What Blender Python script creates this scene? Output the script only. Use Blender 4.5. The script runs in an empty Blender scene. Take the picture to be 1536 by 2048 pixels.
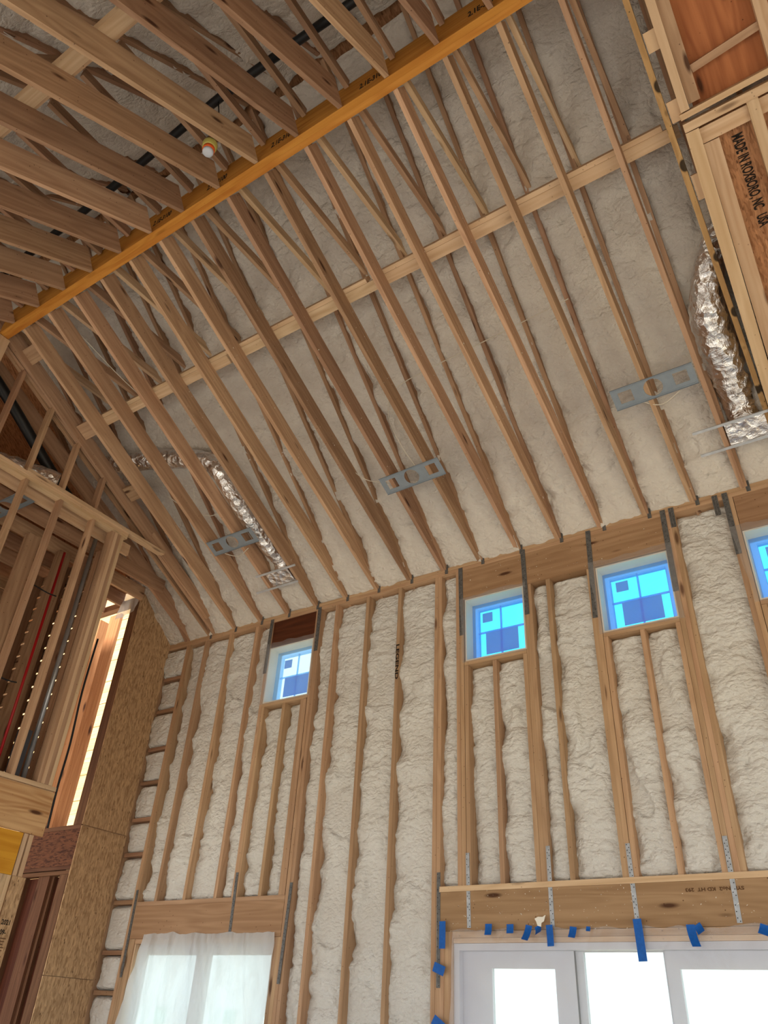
import bpy, bmesh, math, random
import numpy as np
from mathutils import Matrix, Vector

random.seed(7)
scene = bpy.context.scene
COL = scene.collection

# ------------------------------------------------------------------ camera
R = [[0.83464319, -0.2786249, -0.47511989],
     [0.54863382, 0.49683225, 0.67242743],
     [0.04869986, -0.82190382, 0.56754069]]      # world axes in camera axes (right, down, forward)
cam_d = bpy.data.cameras.new('camera')
cam = bpy.data.objects.new('camera', cam_d)
COL.objects.link(cam)
cam_d.sensor_fit = 'VERTICAL'
cam_d.sensor_height = 36.0
cam_d.lens = 1515.0 / 2048.0 * 36.0
cam_d.clip_start = 0.05
cam_d.clip_end = 500
M = Matrix.Identity(4)
for i in range(3):
    M[i][0] = R[i][0]; M[i][1] = -R[i][1]; M[i][2] = -R[i][2]
M[0][3], M[1][3], M[2][3] = 0.0, 0.0, 1.6
cam.matrix_world = M
scene.camera = cam

# ------------------------------------------------------------------ world, sun, exposure
world = bpy.data.worlds.new('overcast_sky')
scene.world = world
world.use_nodes = True
bg = world.node_tree.nodes['Background']
bg.inputs[0].default_value = (0.87, 0.94, 1.0, 1)
bg.inputs[1].default_value = 2.6
sun_d = bpy.data.lights.new('sun', 'SUN')
sun_d.energy = 15.0
sun_d.angle = math.radians(12)
sun_d.color = (1.0, 0.975, 0.94)
sun = bpy.data.objects.new('sun', sun_d)
COL.objects.link(sun)
sun.rotation_euler = Vector((-0.12, 0.58, -0.80)).to_track_quat('-Z', 'Y').to_euler()
vs = scene.view_settings
vs.view_transform = 'Standard'
vs.look = 'None'
vs.gamma = 1.0
vs.use_curve_mapping = False
vs.exposure = -0.4

# ------------------------------------------------------------------ material helpers
def rgb(r, g, b):
    f = lambda c: (c / 255 / 12.92) if c / 255 <= 0.04045 else ((c / 255 + 0.055) / 1.055) ** 2.4
    return (f(r), f(g), f(b), 1)

class NT:
    def __init__(self, name):
        self.m = bpy.data.materials.new(name)
        self.m.use_nodes = True
        self.t = self.m.node_tree
        self.t.nodes.clear()
        self.out = self.t.nodes.new('ShaderNodeOutputMaterial')
    def n(self, typ, **kw):
        nd = self.t.nodes.new(typ)
        for k, v in kw.items():
            if k == 'inp':
                for a, b in v.items():
                    if isinstance(b, bpy.types.NodeSocket):
                        self.t.links.new(b, nd.inputs[a])
                    else:
                        nd.inputs[a].default_value = b
            else:
                setattr(nd, k, v)
        return nd
    def link(self, a, b): self.t.links.new(a, b)
    def ramp(self, fac, stops):
        r = self.n('ShaderNodeValToRGB')
        e = r.color_ramp.elements
        e[0].position, e[0].color = stops[0]
        e[1].position, e[1].color = stops[-1]
        for p, c in stops[1:-1]:
            x = e.new(p); x.color = c
        self.link(fac, r.inputs[0])
        return r.outputs[0]
    def mix(self, fac, a, b, blend='MIX'):
        nd = self.n('ShaderNodeMix', data_type='RGBA', blend_type=blend)
        for s, v in ((nd.inputs[0], fac), (nd.inputs[6], a), (nd.inputs[7], b)):
            if isinstance(v, bpy.types.NodeSocket): self.link(v, s)
            else: s.default_value = v
        return nd.outputs[2]
    def math(self, op, a, b=0.0, clamp=False):
        nd = self.n('ShaderNodeMath', operation=op, use_clamp=clamp)
        for s, v in ((nd.inputs[0], a), (nd.inputs[1], b)):
            if isinstance(v, bpy.types.NodeSocket): self.link(v, s)
            else: s.default_value = v
        return nd.outputs[0]
    def mapping(self, vec, scale=(1, 1, 1), loc=(0, 0, 0), rot=(0, 0, 0)):
        nd = self.n('ShaderNodeMapping', inp={'Scale': scale, 'Location': loc, 'Rotation': rot})
        self.link(vec, nd.inputs[0])
        return nd.outputs[0]
    def noise(self, vec, scale, detail=4, rough=0.55, dist=0.0):
        nd = self.n('ShaderNodeTexNoise', inp={'Scale': scale, 'Detail': detail, 'Roughness': rough, 'Distortion': dist})
        self.link(vec, nd.inputs['Vector'])
        return nd.outputs[0]
    def voronoi(self, vec, scale, feature='F1', rand=1.0):
        nd = self.n('ShaderNodeTexVoronoi', feature=feature, inp={'Scale': scale, 'Randomness': rand})
        self.link(vec, nd.inputs['Vector'])
        return nd
    def bump(self, height, strength=0.3, dist=0.01):
        nd = self.n('ShaderNodeBump', inp={'Strength': strength, 'Distance': dist})
        self.link(height, nd.inputs['Height'])
        return nd.outputs[0]
    def principled(self, col, rough=0.6, metal=0.0, normal=None, spec=0.3):
        p = self.n('ShaderNodeBsdfPrincipled')
        for s, v in (('Base Color', col), ('Roughness', rough), ('Metallic', metal), ('Specular IOR Level', spec)):
            if isinstance(v, bpy.types.NodeSocket): self.link(v, p.inputs[s])
            else: p.inputs[s].default_value = v
        if normal is not None: self.link(normal, p.inputs['Normal'])
        self.link(p.outputs[0], self.out.inputs[0])
        return p

def wood(name, light, dark, knot=rgb(70, 38, 22), vary=0.35, knots=1.0, kscale=(1.5, 6.0, 6.0), kr=(0.06, 0.13)):
    k = NT(name)
    tc = k.n('ShaderNodeTexCoord').outputs['Object']
    rnd = k.n('ShaderNodeObjectInfo').outputs['Random']
    off = k.n('ShaderNodeCombineXYZ')
    k.link(k.math('MULTIPLY', rnd, 37.0), off.inputs[0])
    k.link(k.math('MULTIPLY', rnd, 11.0), off.inputs[1])
    k.link(k.math('MULTIPLY', rnd, 23.0), off.inputs[2])
    v = k.n('ShaderNodeVectorMath', operation='ADD')
    k.link(tc, v.inputs[0]); k.link(off.outputs[0], v.inputs[1])
    vec = v.outputs[0]
    # knots bend the grain around them
    kv = k.voronoi(k.mapping(vec, kscale), 1.0).outputs['Distance']
    swirl = k.n('ShaderNodeMapRange', inp={'From Min': 0.0, 'From Max': 0.5, 'To Min': 1.0, 'To Max': 0.0})
    k.link(kv, swirl.inputs[0])
    g1 = k.noise(k.mapping(vec, (0.9, 26, 26)), 1.0, 3, 0.5, 0.35)
    ring = k.noise(k.mapping(vec, (0.45, 7, 7)), 1.0, 2, 0.4, 0.2)
    rsum = k.math('ADD', k.math('MULTIPLY', ring, 9.0), k.math('MULTIPLY', swirl.outputs[0], 1.4))
    lines = k.math('ADD', k.math('MULTIPLY', k.math('SINE', k.math('MULTIPLY', rsum, 5.0)), 0.5), 0.5)
    fac = k.math('ADD', k.math('MULTIPLY', g1, 0.80), k.math('MULTIPLY', lines, 0.20))
    c = k.ramp(fac, [(0.25, dark), (0.75, light)])
    blotch = k.noise(k.mapping(vec, (0.5, 2.5, 2.5)), 1.0, 2)
    c = k.mix(k.math('MULTIPLY', k.math('SUBTRACT', blotch, 0.42, True), 1.2, True), c, dark)
    kf = k.n('ShaderNodeMapRange', inp={'From Min': kr[0], 'From Max': kr[1], 'To Min': 0.92 * knots, 'To Max': 0.0})
    k.link(kv, kf.inputs[0])
    c = k.mix(kf.outputs[0], c, knot)
    sp = k.voronoi(k.mapping(vec, (1.0, 1.0, 1.0)), 16.0).outputs['Distance']
    sf = k.n('ShaderNodeMapRange', inp={'From Min': 0.05, 'From Max': 0.09, 'To Min': 0.75 * knots, 'To Max': 0.0})
    k.link(sp, sf.inputs[0])
    c = k.mix(sf.outputs[0], c, knot)
    val = k.math('ADD', k.math('MULTIPLY', rnd, vary), 1.0 - vary * 0.55)
    hs = k.n('ShaderNodeHueSaturation', inp={'Hue': 0.5, 'Saturation': 1.0})
    k.link(val, hs.inputs['Value']); k.link(c, hs.inputs['Color'])
    k.link(k.math('ADD', k.math('MULTIPLY', k.math('FRACT', k.math('MULTIPLY', rnd, 7.3)), 0.010), 0.494), hs.inputs['Hue'])
    k.principled(hs.outputs[0], 0.72, normal=k.bump(fac, 0.15, 0.002), spec=0.2)
    return k.m

def osb(name, a, b, dark):
    k = NT(name)
    tc = k.n('ShaderNodeTexCoord').outputs['Object']
    w = k.n('ShaderNodeVectorMath', operation='ADD')
    nz = k.n('ShaderNodeTexNoise', inp={'Scale': 6.0, 'Detail': 2.0}); k.link(tc, nz.inputs['Vector'])
    k.link(tc, w.inputs[0])
    sc = k.n('ShaderNodeVectorMath', operation='SCALE', inp={'Scale': 0.03}); k.link(nz.outputs['Color'], sc.inputs[0])
    k.link(sc.outputs[0], w.inputs[1])
    v1 = k.voronoi(k.mapping(w.outputs[0], (17, 75, 75), rot=(0.15, 0.15, 0.15)), 1.0)
    v2 = k.voronoi(k.mapping(w.outputs[0], (22, 80, 80), rot=(-0.35, -0.3, -0.35)), 1.0)
    s1 = k.n('ShaderNodeSeparateColor'); k.link(v1.outputs['Color'], s1.inputs[0])
    s2 = k.n('ShaderNodeSeparateColor'); k.link(v2.outputs['Color'], s2.inputs[0])
    f = k.math('ADD', k.math('MULTIPLY', s1.outputs[0], 0.55), k.math('MULTIPLY', s2.outputs[1], 0.45))
    c = k.ramp(f, [(0.15, b), (0.55, a), (0.95, tuple(min(1, x * 1.25) for x in a[:3]) + (1,))])
    fine = k.noise(k.mapping(tc, (30, 120, 120)), 1.0, 3)
    c = k.mix(k.math('MULTIPLY', k.math('SUBTRACT', fine, 0.5, True), 1.0, True), c, b)
    spk = k.voronoi(k.mapping(w.outputs[0], (9, 22, 22), loc=(3, 1, 7)), 1.0).outputs['Distance']
    sf = k.n('ShaderNodeMapRange', inp={'From Min': 0.07, 'From Max': 0.13, 'To Min': 0.85, 'To Max': 0.0})
    k.link(spk, sf.inputs[0])
    c = k.mix(sf.outputs[0], c, dark)
    k.principled(c, 0.75, normal=k.bump(f, 0.25, 0.003), spec=0.2)
    return k.m

def foam_mat(name, base, shade):
    k = NT(name)
    tc = k.n('ShaderNodeTexCoord').outputs['Object']
    n1 = k.noise(tc, 3.0, 4)
    c = k.ramp(n1, [(0.3, shade), (0.7, base)])
    n2 = k.noise(k.mapping(tc, (1, 1, 1.6)), 38.0, 5, 0.6, 0.6)
    n3 = k.noise(tc, 130.0, 3, 0.6)
    wp = k.n('ShaderNodeVectorMath', operation='ADD'); k.link(tc, wp.inputs[0])
    wn = k.n('ShaderNodeTexNoise', inp={'Scale': 9.0, 'Detail': 2.0}); k.link(tc, wn.inputs['Vector'])
    ws = k.n('ShaderNodeVectorMath', operation='SCALE', inp={'Scale': 0.08}); k.link(wn.outputs['Color'], ws.inputs[0]); k.link(ws.outputs[0], wp.inputs[1])
    cell = k.voronoi(k.mapping(wp.outputs[0], (22, 22, 36)), 1.0).outputs['Distance']
    hh = k.math('ADD', k.math('ADD', n2, k.math('MULTIPLY', n3, 0.25)), k.math('MULTIPLY', cell, -1.1))
    k.principled(c, 0.62, normal=k.bump(hh, 0.75, 0.018), spec=0.25)
    return k.m

def plain(name, col, rough=0.5, metal=0.0, spec=0.3, nscale=0, namp=0.15, bump=0.0):
    k = NT(name)
    if nscale:
        tc = k.n('ShaderNodeTexCoord').outputs['Object']
        n1 = k.noise(tc, nscale, 4)
        d = tuple(x * (1 - namp) for x in col[:3]) + (1,)
        l = tuple(min(1, x * (1 + namp)) for x in col[:3]) + (1,)
        c = k.ramp(n1, [(0.3, d), (0.7, l)])
        k.principled(c, rough, metal, normal=k.bump(n1, bump, 0.004) if bump else None, spec=spec)
    else:
        k.principled(col, rough, metal, spec=spec)
    return k.m

def sheet_mat(name, tint, veil, diffuse):
    """thin polythene: mostly see-through with a milky veil and a soft gloss"""
    k = NT(name)
    tc = k.n('ShaderNodeTexCoord').outputs['Object']
    nz = k.noise(k.mapping(tc, (3, 3, 1.2)), 2.0, 3, 0.5, 0.8)
    nrm = k.bump(nz, 0.6, 0.03)
    tr = k.n('ShaderNodeBsdfTransparent', inp={'Color': tint})
    df = k.n('ShaderNodeBsdfDiffuse', inp={'Color': diffuse}); k.link(nrm, df.inputs['Normal'])
    tl = k.n('ShaderNodeBsdfTranslucent', inp={'Color': diffuse}); k.link(nrm, tl.inputs['Normal'])
    gl = k.n('ShaderNodeBsdfGlossy', inp={'Roughness': 0.25}); k.link(nrm, gl.inputs['Normal'])
    a = k.n('ShaderNodeMixShader', inp={0: 0.5}); k.link(df.outputs[0], a.inputs[1]); k.link(tl.outputs[0], a.inputs[2])
    vf = k.math('ADD', k.math('MULTIPLY', nz, veil * 0.5), veil * 0.75, True)
    b = k.n('ShaderNodeMixShader'); k.link(vf, b.inputs[0]); k.link(tr.outputs[0], b.inputs[1]); k.link(a.outputs[0], b.inputs[2])
    c = k.n('ShaderNodeMixShader', inp={0: 0.05}); k.link(b.outputs[0], c.inputs[1]); k.link(gl.outputs[0], c.inputs[2])
    k.link(c.outputs[0], k.out.inputs[0])
    return k.m

def film_mat(name, tint, trans=0.7):
    """tinted pane or backlit film: part clear, part scattering"""
    k = NT(name)
    tr = k.n('ShaderNodeBsdfTransparent', inp={'Color': tint})
    tl = k.n('ShaderNodeBsdfTranslucent', inp={'Color': tint})
    df = k.n('ShaderNodeBsdfDiffuse', inp={'Color': tint})
    b = k.n('ShaderNodeMixShader', inp={0: 0.35}); k.link(tl.outputs[0], b.inputs[1]); k.link(df.outputs[0], b.inputs[2])
    a = k.n('ShaderNodeMixShader', inp={0: 1 - trans}); k.link(tr.outputs[0], a.inputs[1]); k.link(b.outputs[0], a.inputs[2])
    k.link(a.outputs[0], k.out.inputs[0])
    return k.m

W = {}
W['pine'] = wood('pine_lumber', rgb(202, 168, 136), rgb(165, 130, 101), vary=0.28)
W['pine_dark'] = wood('aged_pine_lumber', rgb(182, 147, 118), rgb(145, 111, 86), vary=0.28)
W['pine_light'] = wood('pale_spruce_lumber', rgb(222, 194, 160), rgb(196, 162, 126), knots=0.6, vary=0.2)
W['stud'] = wood('wall_stud_lumber', rgb(198, 166, 133), rgb(169, 135, 104), knots=0.8, vary=0.25)
W['header'] = wood('header_lumber', rgb(177, 144, 111), rgb(150, 117, 86), vary=0.1)
W['mahogany'] = wood('dark_header_lumber', rgb(104, 56, 32), rgb(72, 36, 20), vary=0.1)
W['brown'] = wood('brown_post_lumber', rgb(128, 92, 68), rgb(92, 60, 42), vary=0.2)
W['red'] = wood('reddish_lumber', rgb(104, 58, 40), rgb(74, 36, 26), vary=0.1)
W['plywood'] = wood('plywood_face', rgb(212, 176, 128), rgb(168, 124, 78), vary=0.05)
W['redply'] = wood('reddish_plywood', rgb(186, 118, 76), rgb(150, 88, 54), vary=0.05)
W['lvl'] = wood('orange_laminated_timber', rgb(202, 144, 64), rgb(172, 110, 40), knot=rgb(110, 60, 10), vary=0.04, knots=0.35)
W['lvl2'] = wood('yellow_laminated_panel', rgb(226, 168, 58), rgb(196, 132, 34), knot=rgb(120, 70, 14), vary=0.04, knots=0.3)
W['spotted'] = wood('black_stained_lumber', rgb(198, 160, 112), rgb(160, 122, 80), knot=rgb(22, 18, 16), vary=0.05, knots=1.0, kscale=(6.0, 9.0, 9.0), kr=(0.22, 0.30))
W['osb'] = osb('oriented_strand_board', rgb(186, 153, 117), rgb(154, 121, 88), rgb(88, 62, 42))
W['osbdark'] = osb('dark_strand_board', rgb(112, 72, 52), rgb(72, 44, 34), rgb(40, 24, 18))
W['osbred'] = osb('reddish_strand_board', rgb(182, 132, 94), rgb(144, 98, 66), rgb(84, 52, 34))
W['foam'] = foam_mat('wall_spray_foam', rgb(232, 232, 229), rgb(221, 218, 212))
W['rfoam'] = foam_mat('dimmed_roof_foam', rgb(226, 220, 211), rgb(209, 201, 192))  # beiger than the wall foam: dimmer roof lighting put into the colour
W['galv'] = plain('galvanised_steel', rgb(172, 177, 183), 0.45, 0.45, nscale=20, namp=0.2)
W['galvdull'] = plain('dull_steel_strap', rgb(104, 104, 104), 0.55, 0.35, nscale=30, namp=0.3)
W['bright_steel'] = plain('bright_zinc_rail', rgb(206, 210, 216), 0.35, 0.4, nscale=8)
W['bracket'] = plain('grey_painted_steel', rgb(140, 150, 160), 0.5, 0.25, nscale=14, namp=0.08)
k = NT('crinkled_foil')
tc = k.n('ShaderNodeTexCoord').outputs['Object']
v = k.voronoi(k.mapping(tc, (1, 1, 1)), 15.0).outputs['Distance']
nz = k.noise(tc, 12.0, 5, 0.6, 1.6)
k.principled((0.90, 0.90, 0.92, 1), 0.22, 1.0, normal=k.bump(k.math('ADD', v, nz), 0.85, 0.025))
W['foil'] = k.m
W['black'] = plain('black_plastic', (0.012, 0.012, 0.013, 1), 0.45)
W['grey_pipe'] = plain('grey_conduit', rgb(150, 152, 156), 0.3, 0.6, nscale=6)
W['dark_grey'] = plain('dark_grey_panel', rgb(72, 74, 82), 0.5, 0.2)
W['red_pipe'] = plain('red_pipe_plastic', rgb(150, 16, 22), 0.4)
W['white_wire'] = plain('white_cable_jacket', rgb(216, 208, 192), 0.5)
W['white'] = plain('white_vinyl', rgb(206, 207, 218), 0.45, nscale=3, namp=0.03)
W['jamb'] = plain('pale_jamb_liner', rgb(238, 226, 204), 0.6, nscale=5, namp=0.05)
W['tape'] = plain('blue_masking_tape', rgb(18, 92, 178), 0.55, nscale=40, namp=0.12)
W['ink'] = plain('black_ink', rgb(34, 26, 20), 0.8)
W['brown_ink'] = plain('faded_ink', rgb(96, 66, 40), 0.8)
W['orange'] = plain('orange_plastic', rgb(222, 92, 34), 0.5)
W['olive'] = plain('yellow_green_plastic', rgb(176, 168, 92), 0.5)
W['cap'] = plain('pale_grey_cap', rgb(186, 190, 200), 0.5)
W['floor'] = plain('concrete_slab', rgb(188, 182, 172), 0.8, nscale=2.0, namp=0.1)
W['ground'] = plain('sandy_ground', rgb(176, 164, 140), 0.9, nscale=0.4, namp=0.15)
W['crumb'] = plain('foam_crumb', rgb(240, 236, 224), 0.7)
W['sheet'] = sheet_mat('milky_polythene', (0.93, 0.95, 0.96, 1), 0.72, (0.80, 0.83, 0.86, 1))
W['sheet_clear'] = sheet_mat('clear_polythene', (0.96, 0.97, 0.98, 1), 0.22, (0.88, 0.88, 0.90, 1))
W['glass'] = film_mat('window_glass', (0.90, 0.97, 0.95, 1), 0.92)
W['film'] = film_mat('blue_film_glass', (0.22, 0.85, 1.0, 1), 0.95)
W['film_pale'] = film_mat('pale_blue_film_glass', (0.80, 0.95, 1.0, 1), 0.9)
W['film_frame'] = film_mat('blue_film_on_frame', (0.28, 0.62, 1.0, 1), 0.50)
W['film_frame_pale'] = film_mat('pale_film_on_frame', (0.52, 0.78, 1.0, 1), 0.6)
W['sticker'] = film_mat('window_sticker', (0.30, 0.52, 0.85, 1), 0.25)
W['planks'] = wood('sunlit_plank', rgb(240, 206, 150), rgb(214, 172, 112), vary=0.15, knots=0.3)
W['orange_post'] = wood('orange_lit_post', rgb(200, 146, 98), rgb(168, 114, 70), vary=0.1)  # orange light on the post is put into its wood colour

# ------------------------------------------------------------------ object helpers
ROOTLOC = {}

def empty(name, loc=(0, 0, 0)):
    o = bpy.data.objects.new(name, None)
    o.empty_display_size = 0.1
    o.location = loc
    COL.objects.link(o)
    return o

def obj(name, me, mat, parent=None, mw=None):
    o = bpy.data.objects.new(name, me)
    COL.objects.link(o)
    if mat is not None and not me.materials:
        me.materials.append(mat)
    mw = mw if mw is not None else Matrix.Identity(4)
    if parent is not None:
        o.parent = parent
        base = Vector((0, 0, 0)); p = parent
        pm = Matrix.Identity(4)
        chain = []
        while p is not None:
            chain.append(p.matrix_basis.copy()); p = p.parent
        for c in reversed(chain): pm = pm @ c
        o.matrix_basis = pm.inverted() @ mw
    else:
        o.matrix_basis = mw
    return o

def mesh(name, verts, faces, smooth=False):
    me = bpy.data.meshes.new(name)
    me.from_pydata([tuple(v) for v in verts], [], [tuple(f) for f in faces])
    if smooth: me.polygons.foreach_set('use_smooth', [True] * len(me.polygons))
    me.update()
    return me

def tag(o, label, cat, group=None):
    o['label'] = label; o['category'] = cat
    if group: o['group'] = group
    return o

def structure(o):
    o['kind'] = 'structure'; return o

BOXF = [(0, 1, 3, 2), (4, 6, 7, 5), (0, 4, 5, 1), (2, 3, 7, 6), (0, 2, 6, 4), (1, 5, 7, 3)]

def box_mesh(name, l, w, h):
    vs_ = [(sx * l / 2, sy * w / 2, sz * h / 2) for sx in (-1, 1) for sy in (-1, 1) for sz in (-1, 1)]
    return mesh(name, vs_, BOXF)

def lum(name, A, B, w, h, side, mat, parent):
    """board along A-B (centre line); w along side, h along the third axis"""
    A = Vector(A); B = Vector(B)
    x = (B - A); l = x.length; x.normalize()
    s = Vector(side); s = (s - x * s.dot(x)).normalized()
    z = x.cross(s)
    mw = Matrix.Identity(4)
    for i in range(3):
        mw[i][0] = x[i]; mw[i][1] = s[i]; mw[i][2] = z[i]; mw[i][3] = (A[i] + B[i]) / 2
    return obj(name, box_mesh(name, l, w, h), mat, parent, mw)

def box(name, x0, x1, y0, y1, z0, z1, mat, parent):
    c = Vector(((x0 + x1) / 2, (y0 + y1) / 2, (z0 + z1) / 2))
    d = (abs(x1 - x0), abs(y1 - y0), abs(z1 - z0))
    a = max(range(3), key=lambda i: d[i])
    order = [a, (a + 1) % 3, (a + 2) % 3]
    mw = Matrix.Identity(4)
    for col, ax in enumerate(order):
        for i in range(3): mw[i][col] = 1.0 if i == ax else 0.0
    for i in range(3): mw[i][3] = c[i]
    return obj(name, box_mesh(name, d[order[0]], d[order[1]], d[order[2]]), mat, parent, mw)

def tube_mesh(name, pts, rad, seg=8, res=6, wr=0.0, seed=0, cap=True):
    P = [Vector(p) for p in pts]
    if isinstance(rad, (int, float)): rad = [rad] * len(P)
    C, Rr = [], []
    if len(P) > 2 and res > 1:
        for i in range(len(P) - 1):
            p0 = P[max(i - 1, 0)]; p1 = P[i]; p2 = P[i + 1]; p3 = P[min(i + 2, len(P) - 1)]
            for j in range(res):
                t = j / res
                C.append(0.5 * ((2 * p1) + (p2 - p0) * t + (2 * p0 - 5 * p1 + 4 * p2 - p3) * t * t + (-p0 + 3 * p1 - 3 * p2 + p3) * t ** 3))
                Rr.append(rad[i] * (1 - t) + rad[i + 1] * t)
        C.append(P[-1]); Rr.append(rad[-1])
    else:
        C, Rr = P, list(rad)
    rng = random.Random(seed)
    v, f = [], []
    up = Vector((0, 0, 1))
    t0 = (C[1] - C[0]).normalized()
    if abs(t0.dot(up)) > 0.95: up = Vector((0, 1, 0))
    nrm = (up - t0 * up.dot(t0)).normalized()
    for i, c in enumerate(C):
        t = (C[min(i + 1, len(C) - 1)] - C[max(i - 1, 0)]).normalized()
        nrm = (nrm - t * nrm.dot(t)).normalized()
        b = t.cross(nrm)
        rr = Rr[i] * (1 + (wr * rng.uniform(-1, 1) if wr else 0))
        for s in range(seg):
            a = 2 * math.pi * s / seg
            r2 = rr * (1 + (wr * 0.5 * rng.uniform(-1, 1) if wr else 0))
            v.append(c + (nrm * math.cos(a) + b * math.sin(a)) * r2)
    for i in range(len(C) - 1):
        for s in range(seg):
            f.append((i * seg + s, i * seg + (s + 1) % seg, (i + 1) * seg + (s + 1) % seg, (i + 1) * seg + s))
    if cap:
        f.append(tuple(range(seg - 1, -1, -1)))
        f.append(tuple((len(C) - 1) * seg + s for s in range(seg)))
    return mesh(name, v, f, True)

def lathe_mesh(name, prof, seg=20):
    v, f = [], []
    for r, z in prof:
        for s in range(seg):
            a = 2 * math.pi * s / seg
            v.append((r * math.cos(a), r * math.sin(a), z))
    n = len(prof)
    for i in range(n - 1):
        for s in range(seg):
            f.append((i * seg + s, i * seg + (s + 1) % seg, (i + 1) * seg + (s + 1) % seg, (i + 1) * seg + s))
    f.append(tuple(range(seg - 1, -1, -1))); f.append(tuple((n - 1) * seg + s for s in range(seg)))
    return mesh(name, v, f, True)

def text_mesh(name, body, size, thick=0.0004):
    cu = bpy.data.curves.new(name, 'FONT')
    cu.body = body; cu.size = size; cu.extrude = thick; cu.align_x = 'CENTER'; cu.align_y = 'CENTER'
    cu.resolution_u = 3; cu.offset = size * 0.028
    tmp = bpy.data.objects.new(name + '_tmp', cu)
    COL.objects.link(tmp)
    dg = bpy.context.evaluated_depsgraph_get(); dg.update()
    me = bpy.data.meshes.new_from_object(tmp.evaluated_get(dg))
    bpy.data.objects.remove(tmp); bpy.data.curves.remove(cu)
    return me

def text(name, body, size, loc, xdir, ydir, mat, parent, sx=1.0, sy=1.0):
    x = Vector(xdir).normalized(); y = Vector(ydir); y = (y - x * y.dot(x)).normalized(); z = x.cross(y)
    mw = Matrix.Identity(4)
    for i in range(3):
        mw[i][0] = x[i] * sx; mw[i][1] = y[i] * sy; mw[i][2] = z[i]; mw[i][3] = loc[i]
    return obj(name, text_mesh(name, body, size), mat, parent, mw)

def plate_mesh(name, outer, holes, thick):
    """flat plate with holes in local xy, extruded in z"""
    bm = bmesh.new()
    edges = []
    for loop in [outer] + holes:
        vv = [bm.verts.new((p[0], p[1], 0)) for p in loop]
        for i in range(len(vv)): edges.append(bm.edges.new((vv[i], vv[(i + 1) % len(vv)])))
    r = bmesh.ops.triangle_fill(bm, edges=edges, use_beauty=True)
    faces = [g for g in r['geom'] if isinstance(g, bmesh.types.BMFace)]
    e = bmesh.ops.extrude_face_region(bm, geom=faces)
    bmesh.ops.translate(bm, verts=[g for g in e['geom'] if isinstance(g, bmesh.types.BMVert)], vec=(0, 0, thick))
    bmesh.ops.recalc_face_normals(bm, faces=bm.faces)
    me = bpy.data.meshes.new(name); bm.to_mesh(me); bm.free()
    return me

# ------------------------------------------------------------------ noise for foam
def hsh(ix, iy, s):
    n = (ix.astype(np.int64) * 374761393 + iy.astype(np.int64) * 668265263 + s * 974634777) & 0xffffffff
    n = ((n ^ (n >> 13)) * 1274126177) & 0xffffffff
    n = ((n ^ (n >> 16)) * 2246822519) & 0xffffffff
    return ((n ^ (n >> 15)) & 0xffffff) / float(0x1000000)

def vn(x, y, s):
    ix = np.floor(x); iy = np.floor(y); fx = x - ix; fy = y - iy
    fx = fx * fx * (3 - 2 * fx); fy = fy * fy * (3 - 2 * fy)
    a = hsh(ix, iy, s); b = hsh(ix + 1, iy, s); c = hsh(ix, iy + 1, s); d = hsh(ix + 1, iy + 1, s)
    return (a * (1 - fx) + b * fx) * (1 - fy) + (c * (1 - fx) + d * fx) * fy

def fbm(x, y, s, o=3):
    r = 0; a = 0.5; t = 0
    for i in range(o):
        r = r + a * vn(x * 2 ** i, y * 2 ** i, s + i * 17); t += a; a *= 0.5
    return r / t

def worley(x, y, s):
    ix = np.floor(x); iy = np.floor(y)
    best = np.full(x.shape, 9.0)
    for dx in (-1, 0, 1):
        for dy in (-1, 0, 1):
            cx = ix + dx; cy = iy + dy
            px = cx + hsh(cx, cy, s); py = cy + hsh(cx, cy, s + 5)
            best = np.minimum(best, (px - x) ** 2 + (py - y) ** 2)
    return np.sqrt(best)

def puff(x, y, s):
    return np.sqrt(np.clip(1 - (worley(x, y, s) / 0.95) ** 2, 0, 1))

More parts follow.
